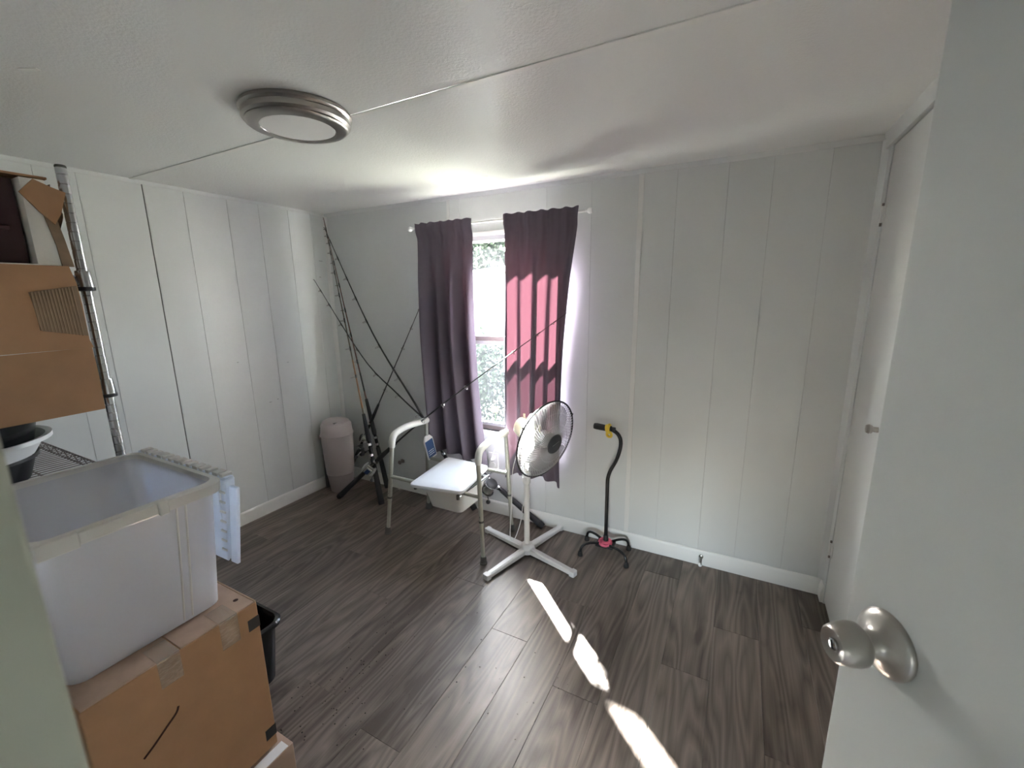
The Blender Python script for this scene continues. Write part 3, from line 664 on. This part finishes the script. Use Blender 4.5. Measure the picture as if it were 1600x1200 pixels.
MAT['bluegrey'].node_tree.nodes['Principled BSDF'].inputs['Base Color'].default_value = (.035, .038, .048, 1)
# silver script on the badge: slanted stroke
MB().tube([FM @ Vector((-.026+.0065*k, -.006+.0022*k+.0035*(k % 2), .0695)) for k in range(9)], .0011, 5).build('badge_script', 'steel', fan)
for k in range(3):
    def bl(u, v_, k=k):
        r_ = .042 + .162*v_; a = 2*math.pi*k/3 + .5 + 1.5*(u-.5)*(.75+.45*math.sin(2.6*v_)) + .35*v_
        return FM @ Vector((r_*math.cos(a), r_*math.sin(a), -.018+.055*(u-.5)*(1-.35*v_)+.008*math.sin(3.1*u)))
    MB().grid(bl, 12, 10).build('blade', 'blade', fan)
MB().lathe([(0, -.03), (.044, -.028), (.046, .012), (.03, .022), (0, .024)], 24, FM).build('blade_hub', 'fan_metal', fan)
for k in range(3):
    a = R(30+120*k); MB().tube([FM @ Vector(((GR+.002)*math.cos(a), (GR+.002)*math.sin(a), -.008)), FM @ Vector(((GR+.002)*math.cos(a), (GR+.002)*math.sin(a), .008))], .005, 6).build('guard_clip', 'black', fan)
# power cord: loop from head to wall plug
cd = [FC-FN*.19+Vector((0, 0, -.04)), (1.80, -.33, .60), (1.772, -.33, .48), (1.768, -.335, .30), (1.765, -.35, .16), (1.775, -.37, .085), (1.805, -.372, .09), (1.838, -.36, .20), (1.852, -.357, .30), (1.868, -.355, .36)]
MB().tube(smooth_poly(cd), .0028, 6).build('power_cord', 'plastic_white', fan)

# ------------------------------------------------------------------ wall outlet, plug, stops
ol = thing('wall_outlet', (1.452, -.002, .385), 'white wall outlet behind the chair with a plug in it', 'outlet')
B(1.413, 1.491, -.006, 0, .325, .445).build('cover_plate', 'plastic_white', ol, bevel=.002)
for zz in (.36, .41): MB().lathe([(.017, 0), (.016, .002), (0, .0022)], 20, frame((1.452, -.006, zz), (0, -1, 0))).build('socket', 'batten', ol)
pg = thing('plug_cord', (1.452, -.03, .41), 'white plug with thin cord running up from the outlet', 'plug')
MB().lathe([(.014, 0), (.014, .018), (.009, .026), (.004, .034)], 14, frame((1.452, -.0085, .405), (0, -1, 0))).build('plug', 'plastic_white', pg)
MB().tube(smooth_poly([(1.452, -.040, .405), (1.465, -.055, .425), (1.50, -.06, .50), (1.545, -.055, .58), (1.60, -.05, .60)]), .0028, 6).build('cord', 'plastic_white', pg)
ds = thing('door_stop', (2.80, -.014, .052), 'small metal spring door stop on the baseboard right of the cane', 'door stop')
MB().lathe([(.012, 0), (.012, .004), (.006, .007)], 16, frame((2.80, -.013, .054), (0, -1, 0))).build('mount', 'nickel', ds)
MB().lathe([(.0055 + (.0012 if k % 2 else 0), .006+.0026*k) for k in range(20)], 12, frame((2.80, -.013, .054), (0, -1, -.25))).build('spring', 'nickel', ds)
MB().lathe([(.008, .055), (.0095, .058), (.0095, .068), (.006, .072), (0, .072)], 14, frame((2.80, -.013, .054), (0, -1, -.25))).build('tip', 'plastic_white', ds)
wk = thing('wall_bumper', (.622, 0, .238), 'small dark round door bumper low on the wall left of the chair', 'door stop')
MB().lathe([(.016, 0), (.016, .003), (.006, .006), (.006, .022), (.014, .028), (.016, .038), (.010, .044), (0, .045)], 18, frame((.622, -.0005, .238), (0, -1, 0))).build('stem', 'bronze', wk)
B(.604, .640, -.002, 0, .226, .250).build('mount', 'bronze', wk, bevel=.0008)

# ------------------------------------------------------------------ quad cane
cn = thing('quad_cane', (2.285, -.13, 0), 'black quad cane with yellow and pink bands standing by the wall', 'cane')
cb = Vector((2.286, -.128, .07))
MB().tube(arc([((2.286, -.128, .05), 0), ((2.284, -.126, .49), .05), ((2.346, -.13, .62), .06), ((2.362, -.132, .762), .09), ((2.20, -.118, .770), 0)], 9), .0108, 14).build('shaft', 'blackgloss', cn)
MB().tube([(2.286, -.128, .05), (2.286, -.128, .105), (2.286, -.128, .112)], [.015, .015, .012], 14).build('socket', 'black', cn)
MB().tube([(2.298, -.126, .767), (2.292, -.1255, .767), (2.21, -.119, .770), (2.195, -.118, .770)], [.0145, .0165, .0185, .016], 16).build('hand_grip', 'blackrubber', cn)
MB().tube([(2.303, -.127, .7665), (2.318, -.128, .766)], .0135, 12).build('grip_ring', 'black', cn)
yb = MB().torus(.021, .0095, frame((2.282, -.1245, .766), (1, -.06, 0)), 24, 8); yb.torus(.0205, .006, frame((2.272, -.124, .764), (1, -.06, .25)), 24, 8); yb.torus(.014, .008, frame((2.288, -.140, .738), (.2, 1, .1)), 18, 7)
yb.build('yellow_band', 'yellow', cn)
MB().loft([[(2.286+a*.052, -.128+b2*.040, z_) for a, b2 in ((-1, -1), (1, -1), (1, 1), (-1, 1))] for z_ in (.046, .062)]).build('base_plate', 'black', cn, bevel=.003)
for (fx, fy, sx, sy) in ((2.163, -.228, -1, -1), (2.148, -.056, -1, 1), (2.405, -.045, 1, 1), (2.430, -.215, 1, -1)):
    st = Vector((2.286+sx*.030, -.128+sy*.026, .064)); f_ = Vector((fx, fy, .02))
    mid = st.lerp(f_, .45); mid.z = .074; top = st.lerp(f_, .93); top.z = .068
    lg = MB().tube(arc([(st, 0), (mid, .02), (top, .03), (f_, 0)], 6), .0075, 10).build('leg', 'blackgloss', cn)
    MB().lathe([(.0145, 0), (.015, .006), (.0115, .024), (.009, .028)], 14, Matrix.Translation((fx, fy, 0))).build('rubber_tip', 'blackrubber', lg)
pk = MB().torus(.021, .010, frame((2.286, -.128, .072), (.05, -.1, 1)), 26, 8); pk.torus(.034, .008, frame((2.285, -.134, .068), (0, -.15, 1)), 26, 8)
pk.build('pink_band', 'pink', cn)

# ------------------------------------------------------------------ wire rack with its contents
RX0, RX1, RY0, RY1 = .02, 1.17, -2.335, -1.853
rk = thing('wire_rack', (.6, -2.1, 0), 'chrome wire shelving rack with grooved posts at the left edge', 'shelving rack')
SH = (.965, 1.26, 1.58, .45, .12)
for (px, py) in ((RX1, RY1), (RX0, RY1), (RX0, RY0), (RX1, RY0)):
    prof = [(.0, .0), (.0127, .0)]
    z_ = .0254
    while z_ < 1.86:
        prof += [(.0127, z_), (.0118, z_+.001), (.0118, z_+.002), (.0127, z_+.003)]; z_ += .0254
    prof += [(.0127, 1.868), (.0118, 1.876), (0, 1.878)]
    ps = MB().lathe(prof, 20, Matrix.Translation((px, py, 0))).build('post', 'chrome', rk)
    MB().lathe([(.0128, 1.874), (.0128, 1.878), (.011, 1.881), (0, 1.8815)], 18, Matrix.Translation((px, py, 0))).build('cap', 'greyrubber', ps)
for zs in SH:
    dark = 'bronze' if zs == .965 else 'steel'
    sf = MB()
    for yy in (RY0, RY1):
        for dz in (0, -.028): sf.tube([(RX0+.01, yy, zs+dz), (RX1-.01, yy, zs+dz)], .003, 6)
        n_ = 26; zz = [(RX0+.02+(RX1-RX0-.04)*k/n_, yy, zs+(0 if k % 2 else -.028)) for k in range(n_+1)]; sf.tube(zz, .002, 5)
    for xx in (RX0, RX1):
        for dz in (0, -.028): sf.tube([(xx, RY0+.01, zs+dz), (xx, RY1-.01, zs+dz)], .003, 6)
        n_ = 12; zz = [(xx, RY0+.02+(RY1-RY0-.04)*k/n_, zs+(0 if k % 2 else -.028)) for k in range(n_+1)]; sf.tube(zz, .002, 5)
    sh_ = sf.build('shelf', dark, rk)
    wg = MB()
    for k in range(1, 46): xx = RX0+(RX1-RX0)*k/46; wg.tube([(xx, RY0, zs+.003), (xx, RY1, zs+.003)], .0018, 5)
    for yy in (-2.2, -2.1, -1.98): wg.tube([(RX0, yy, zs-.001), (RX1, yy, zs-.001)], .0028, 6)
    tag(wg.build('wire_grid', dark, sh_), kind='stuff')
    for (px, py) in ((RX1, RY1), (RX0, RY1), (RX0, RY0), (RX1, RY0)):
        MB().lathe([(.0165, zs+.016), (.0175, zs+.012), (.0205, zs-.030), (.0195, zs-.034), (.013, zs-.034)], 20, Matrix.Translation((px, py, 0))).build('collar', 'chrome', sh_)
        MB().lathe([(.0215, zs-.030), (.0215, zs-.040), (.013, zs-.042)], 20, Matrix.Translation((px, py, 0))).build('collar_ring', 'black', sh_)

# open carton on the top shelf
BX = 1.20
ob = thing('open_carton', (.95, -2.08, 1.586), 'torn open cardboard carton with foam lining on the top wire shelf', 'cardboard box')
by0, by1, bz0, bz1 = -2.33, -1.886, 1.588, 1.842
def wallb(nm, mt, *a): return B(*a).build(nm, mt, ob, bevel=.001)
wallb('carton_wall', 'card', .72, BX-.01, by0, by1, bz0, bz0+.006)
wallb('carton_wall', 'card', .72, BX-.03, by0, by1, bz1-.006, bz1)
wallb('carton_wall', 'card', .72, .726, by0, by1, bz0, bz1)
wallb('carton_wall', 'card', .72, BX-.01, by0, by0+.006, bz0, bz1)
def torn(u, v_):   # far side wall with a ragged front edge
    z_ = bz0 + (bz1-.02-bz0)*v_; e_ = BX+.006 - .030*abs(math.sin(4.1*v_+.4))-.012*math.sin(17*v_)
    return (.72+(e_-.72)*u, by1-.003+.006*math.sin(3*v_)*u, z_)
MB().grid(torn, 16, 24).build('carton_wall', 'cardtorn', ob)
wallb('foam_lining', 'foam', .74, BX-.012, by1-.060, by1-.012, bz0+.006, bz1-.012)
wallb('foam_lining', 'foam', .74, BX-.006, by0+.01, by1-.012, bz0+.006, bz0+.022)
wallb('packed_item', 'maroon', .76, BX-.045, by0+.02, by1-.065, bz0+.024, bz1-.014)
wallb('packed_item', 'darkred', .76, BX-.038, by0+.02, by1-.09, bz0+.11, bz0+.118)
# torn flap piece folded over the foam
fl = [(BX-.002, -1.955, 1.79), (BX+.002, -1.925, 1.826), (BX+.004, -1.895, 1.812), (BX+.004, -1.866, 1.802), (BX+.004, -1.884, 1.745), (BX+.002, -1.90, 1.715), (BX, -1.925, 1.745)]
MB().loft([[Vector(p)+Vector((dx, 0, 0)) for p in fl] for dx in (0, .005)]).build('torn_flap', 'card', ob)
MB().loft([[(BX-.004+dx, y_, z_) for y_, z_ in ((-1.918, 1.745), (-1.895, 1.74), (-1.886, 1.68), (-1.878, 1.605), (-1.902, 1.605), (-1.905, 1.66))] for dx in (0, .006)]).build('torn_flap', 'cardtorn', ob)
# hanging front flap with a crease
lp1 = []
for (z_, off, yr) in ((1.606, .004, -1.892), (1.56, .012, -1.886), (1.50, .014, -1.884), (1.40, .012, -1.884), (1.378, .018, -1.880)):
    lp1.append([(BX+off, by0, z_), (BX+off, yr, z_), (BX+off+.005, yr, z_), (BX+off+.005, by0, z_)])
MB().loft(lp1).build('hanging_flap', 'card', ob)
lp2 = []
for (z_, off, yr) in ((1.378, .018, -1.884), (1.30, .012, -1.880), (1.192, .004, -1.879)):
    lp2.append([(BX+off, by0, z_+ (-.004)), (BX+off, yr, z_), (BX+off+.005, yr, z_), (BX+off+.005, by0, z_-.004)])
MB().loft(lp2).build('hanging_flap', 'card', ob)
cg = MB(); 
for k in range(13):   # exposed corrugation
    y_ = -1.977+.0068*k; z0 = 1.464-.0017*k; z1 = 1.534+.0013*k
    cg.tube([(BX+.0188, y_-.004, z1), (BX+.0172, y_, z0-.03)], .0026, 6)
tag(cg.build('corrugation', 'corrugated', ob), kind='stuff')
MB().loft([[(BX+.0175, -1.985, 1.535), (BX+.0175, -1.888, 1.553), (BX+.0175, -1.885, 1.412), (BX+.0175, -1.975, 1.432)], [(BX+.0192, -1.985, 1.535), (BX+.0192, -1.888, 1.553), (BX+.0192, -1.885, 1.412), (BX+.0192, -1.975, 1.432)]]).build('torn_patch', 'cardtorn', ob)

# stacked basins on the wire shelf
def basin(label, mt, cx_, cy2, z0, h_, r_, rim):
    e_ = thing('basin', (cx_, cy2, z0), label, 'basin', 'stacked plastic basins on the wire shelf')
    T_ = Matrix.Translation((cx_, cy2, z0))
    MB().lathe([(0, .002), (r_*.82, 0), (r_*.84, .006), (r_, h_-.004), (r_-.003, h_-.004), (r_*.82, .008), (0, .006)], 40, T_).build('bowl', mt, e_)
    MB().lathe([(r_-.003, h_-.004), (r_+rim, h_-.002), (r_+rim, h_-.014), (r_+rim-.003, h_-.014), (r_+rim-.004, h_-.006), (r_, h_-.008)], 40, T_, True).build('rim', mt, e_)
basin('dark grey tub at the bottom of the stack on the wire shelf', 'black', .90, -2.115, .970, .085, .145, .006)
basin('white basin held between two black tubs on the wire shelf', 'plastic_white', .94, -2.13, 1.058, .06, .180, .012)
basin('topmost black basin under the hanging cardboard flap', 'blackgloss', .95, -2.13, 1.075, .13, .172, .014)

# ------------------------------------------------------------------ clear tote, lid, cartons
tt = thing('storage_tote', (1.46, -2.01, .651), 'empty milky clear plastic storage tote on a cardboard box', 'storage tote')
def tl(z_, x0, x1, y0, y1, r=.035): return rrect((x0+x1)/2, (y0+y1)/2, z_, (x1-x0)/2, (y1-y0)/2, r, 5)
zt = 1.045
o_l = [tl(.652, 1.285, 1.613, -2.165, -1.855, .03), tl(.66, 1.275, 1.624, -2.172, -1.846, .035), tl(.80, 1.262, 1.648, -2.180, -1.844), tl(zt-.03, 1.245, 1.686, -2.190, -1.842), tl(zt-.012, 1.242, 1.690, -2.192, -1.840)]
i_l = [tl(zt-.012, 1.246, 1.686, -2.188, -1.844), tl(.80, 1.266, 1.644, -2.176, -1.848), tl(.664, 1.279, 1.620, -2.168, -1.850, .035)]
MB().loft(o_l+i_l).build('tub', 'clear_plastic', tt)
rim = MB(); rim.loft([tl(zt-.03, 1.243, 1.688, -2.191, -1.841), tl(zt-.03, 1.228, 1.706, -2.203, -1.832, .04), tl(zt-.004, 1.226, 1.709, -2.205, -1.830, .04), tl(zt, 1.230, 1.705, -2.201, -1.834, .04), tl(zt, 1.246, 1.688, -2.188, -1.846, .035), tl(zt-.014, 1.247, 1.686, -2.187, -1.847, .035)], False, False)
rim.build('rim', 'clear_rim', tt)
for (y_a, y_b) in ((-2.19, -2.125), (-1.985, -1.965)):
    B(1.70, 1.716, y_a, y_b, zt-.032, zt+.004).build('latch_rest', 'clear_rim', tt, bevel=.003)
B(1.70, 1.7125, -2.125, -1.985, zt-.026, zt-.001).build('handle_lip', 'clear_rim', tt, bevel=.003)
for y_ in (-1.945, -1.925):
    MB().tube([(1.624, y_, .668), (1.649, y_+.002, .80), (1.687, y_+.004, zt-.03)], .003, 6).build('rib', 'clear_rim', tt)
for y_ in (-1.95, -1.93):
    MB().tube([(1.277, y_, .668), (1.262, y_, .80), (1.244, y_, zt-.03)], .0035, 6).build('rib', 'clear_rim', tt)
ld = thing('tote_lid', (1.49, -1.80, .78), 'clear plastic tote lid hung upright on the far side of the tote', 'lid')
B(1.236, 1.650, -1.829, -1.823, .782, 1.036).build('lid_panel', 'clear_lid', ld, bevel=.002)
lr = MB(); lr.box(1.226, 1.700, -1.830, -1.806, 1.030, 1.044); lr.box(1.226, 1.240, -1.830, -1.802, .78, 1.03)
lr.build('lid_edge', 'clear_lid', ld, bevel=.003)
for k in range(14):
    xx = 1.245+.033*k; B(xx, xx+(.016 if k % 3 else .024), -1.830, -1.803, 1.042, 1.051).build('edge_tooth', 'clear_rim', ld, bevel=.001)
def slant(xa, xb, xc, xd, y0, y1, z0, z1): return MB().loft([[(xa, y_, z1), (xb, y_, z1), (xd, y_, z0), (xc, y_, z0)] for y_ in (y0, y1)])
slant(1.684, 1.706, 1.640, 1.660, -1.834, -1.806, .79, 1.040).build('lid_edge', 'clear_lid', ld, bevel=.004)
slant(1.702, 1.738, 1.652, 1.684, -1.824, -1.814, .778, 1.020).build('latch_flap', 'clear_lid', ld, bevel=.003)
for k in range(7):
    zz = .82+.030*k; xo = -.045*(1.04-zz)/.25; B(1.682+xo, 1.706+xo, -1.837, -1.833, zz, zz+.006).build('edge_rib', 'clear_rim', ld, bevel=.001)

bx = thing('cardboard_box', (1.46, -1.99, .14), 'brown cardboard box with clear tape supporting the plastic tote', 'cardboard box')
X0, X1, Y0, Y1, Z0, Z1 = 1.22, 1.700, -2.185, -1.798, .141, .650
B(X0, X1, Y0, Y1, Z0, Z1-.004).build('carton', 'card', bx, bevel=.003)
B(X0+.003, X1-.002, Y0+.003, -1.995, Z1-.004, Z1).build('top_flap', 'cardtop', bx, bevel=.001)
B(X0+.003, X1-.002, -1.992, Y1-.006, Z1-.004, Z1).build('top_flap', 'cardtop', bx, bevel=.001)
B(X0+.003, X1-.001, Y1-.0055, Y1-.001, Z1-.006, Z1+.001).build('flap_edge', 'cardedge', bx, bevel=.0005)
for yy in (-1.878, -2.02):
    B(X1-.07, X1+.0012, yy-.024, yy+.024, Z1-.001, Z1+.0008).build('tape', 'tape', bx)
    B(X1, X1+.0010, yy-.024, yy+.024, Z1-.085 if yy > -1.9 else Z1-.075, Z1).build('tape', 'tape', bx)
for zz in (.585, .195):
    B(X1, X1+.0008, Y1-.032, Y1+.0006, zz-.018, zz+.018).build('black_mark', 'black', bx, smooth=False)
    B(X1-.03, X1+.0006, Y1, Y1+.0008, zz-.018, zz+.018).build('black_mark', 'black', bx, smooth=False)
MB().tube(smooth_poly([(X1, -2.020, .502), (X1, -2.027, .488), (X1, -2.05, .470), (X1, -2.08, .447), (X1, -2.103, .432)]), [.0028]*25, 6).build('knife_slit', 'slit', bx)
MB().lathe([(.007, 0), (.005, .001), (0, .001)], 10, Matrix.Translation((1.645, -1.825, Z1))).build('stain', 'slit', bx)
lb = thing('shallow_carton', (1.48, -1.98, 0), 'shallow tan carton with white label under the taller box', 'cardboard box')
B(1.20, 1.74, -2.20, -1.775, 0, .136).build('carton', 'cardpink', lb, bevel=.002)
B(1.705, 1.738, -1.95, -1.79, .136, .1375).build('white_label', 'paperwhite', lb, smooth=False)
# black bin on the floor behind the boxes
bk = thing('small_black_bin', (1.23, -1.635, 0), 'small black plastic bin on the floor behind the cardboard box', 'bin')
lo = lambda z_, hx, hy, r=.05: rrect(1.225, -1.645, z_, hx, hy, r, 6)
MB().loft([lo(0, .11, .08), lo(.006, .116, .086), lo(.262, .140, .103), lo(.262, .136, .099), lo(.012, .112, .082)]).build('shell', 'blackgloss', bk)
MB().loft([lo(.250, .139, .102), lo(.252, .152, .115), lo(.266, .154, .117), lo(.272, .150, .113), lo(.272, .140, .103), lo(.258, .135, .098)], False, False).build('rim', 'blackgloss', bk)

# grit on the floor
gt = MB(); rnd = random.Random(5)
for k in range(150):
    if k < 90: gx = 1.46+abs(rnd.gauss(0, .16)); gy = -1.52+rnd.gauss(0, .14)
    else: gx = rnd.uniform(1.4, 2.4); gy = rnd.uniform(-1.7, -.8)
    if gx < 1.72 and gy < -1.78: continue
    s_ = rnd.uniform(.0012, .0032); gt.lathe([(0, 0), (s_, s_*.3), (s_*.7, s_*.9), (0, s_)], 5, Matrix.Translation((gx, gy, 0)))
tag(gt.build('floor_grit', 'speck', smooth=False), 'dark grit and crumbs scattered on the floor', 'grit', kind='stuff')

# ------------------------------------------------------------------ outdoors seen through the window
tag(B(-30, 25, .3, 40, -.55, -.5).build('lawn', 'grass'), 'sunlit lawn outside the window', 'lawn', kind='structure')
nh = thing('neighbor_house', (-2.6, 8.0, -.5), 'white sunlit building with sloping roof line outside the window', 'building')
MB().loft([[(-9, y_, -.5), (3.0, y_, -.5), (3.0, y_, 2.35), (-1.5, y_, 2.25), (-9, y_, 1.6)] for y_ in (7.0, 11)]).build('wall', 'white_ext', nh)
MB().loft([[(-9.2, y_, 1.60), (3.3, y_, 2.40), (3.3, y_, 2.48), (-9.2, y_, 1.68)] for y_ in (6.8, 11.2)]).build('roof', 'roof_ext', nh)
def leaves(name, label, cat, ctr, rad, n_, size, mt, seed, trunk=True, group=None):
    rn = random.Random(seed); e_ = thing(name, (ctr[0], ctr[1], -.5), label, cat, group)
    m_ = MB()
    for k in range(n_):
        while True:
            p = Vector((rn.uniform(-1, 1), rn.uniform(-1, 1), rn.uniform(-1, 1)))
            if p.length < 1: break
        p = Vector((p.x*rad[0], p.y*rad[1], p.z*rad[2]))+Vector(ctr)
        a = Vector((rn.gauss(0, 1), rn.gauss(0, 1), rn.gauss(0, 1))).normalized(); c = a.orthogonal().normalized(); s_ = size*rn.uniform(.6, 1.4)
        m_.add([p, p+a*s_*.5+c*s_*.22, p+a*s_, p+a*s_*.5-c*s_*.22], [(0, 1, 2, 3)])
    tag(m_.build('foliage', mt, e_, smooth=False), kind='stuff')
    MB().tube([(ctr[0], ctr[1], -.5), (ctr[0]+.05, ctr[1], ctr[2])], [.12 if trunk else .03, .05 if trunk else .015], 8).build('trunk' if trunk else 'stem', 'bark', e_)
    return e_
leaves('garden_shrub', 'leafy shrub right outside the lower window pane', 'shrub', (.15, 2.2, .35), (.8, .6, .75), 2600, .07, 'leaf_pale', 1, False, 'shrubs outside the window')
leaves('garden_shrub', 'second pale shrub farther from the window on its left', 'shrub', (-1.3, 3.4, .25), (.9, .7, .8), 2200, .09, 'leaf_pale', 2, False, 'shrubs outside the window')
leaves('garden_tree', 'hazy green tree rising above the white building outside', 'tree', (-5.2, 14, 3.2), (4, 2, 2.6), 5000, .3, 'leaf_pale', 3, True)
fw_ = thing('yellow_flower', (.63, 1.45, -.5), 'yellow flower outside the lower window pane', 'flower')
fm_ = MB()
for k in range(9):
    a = k*.7; c_ = Vector((.63, 1.45, .30)); u = Vector((math.cos(a), .2*math.sin(3*a), math.sin(a)*.8)); v2 = Vector((-u.z, .1, u.x))
    fm_.add([c_, c_+u*.03+v2*.014, c_+u*.055, c_+u*.03-v2*.014], [(0, 1, 2, 3)])
fm_.build('petals', 'flower', fw_, smooth=False); MB().tube([(.63, 1.46, -.5), (.63, 1.455, .3)], .006, 6).build('stem', 'leaf', fw_)
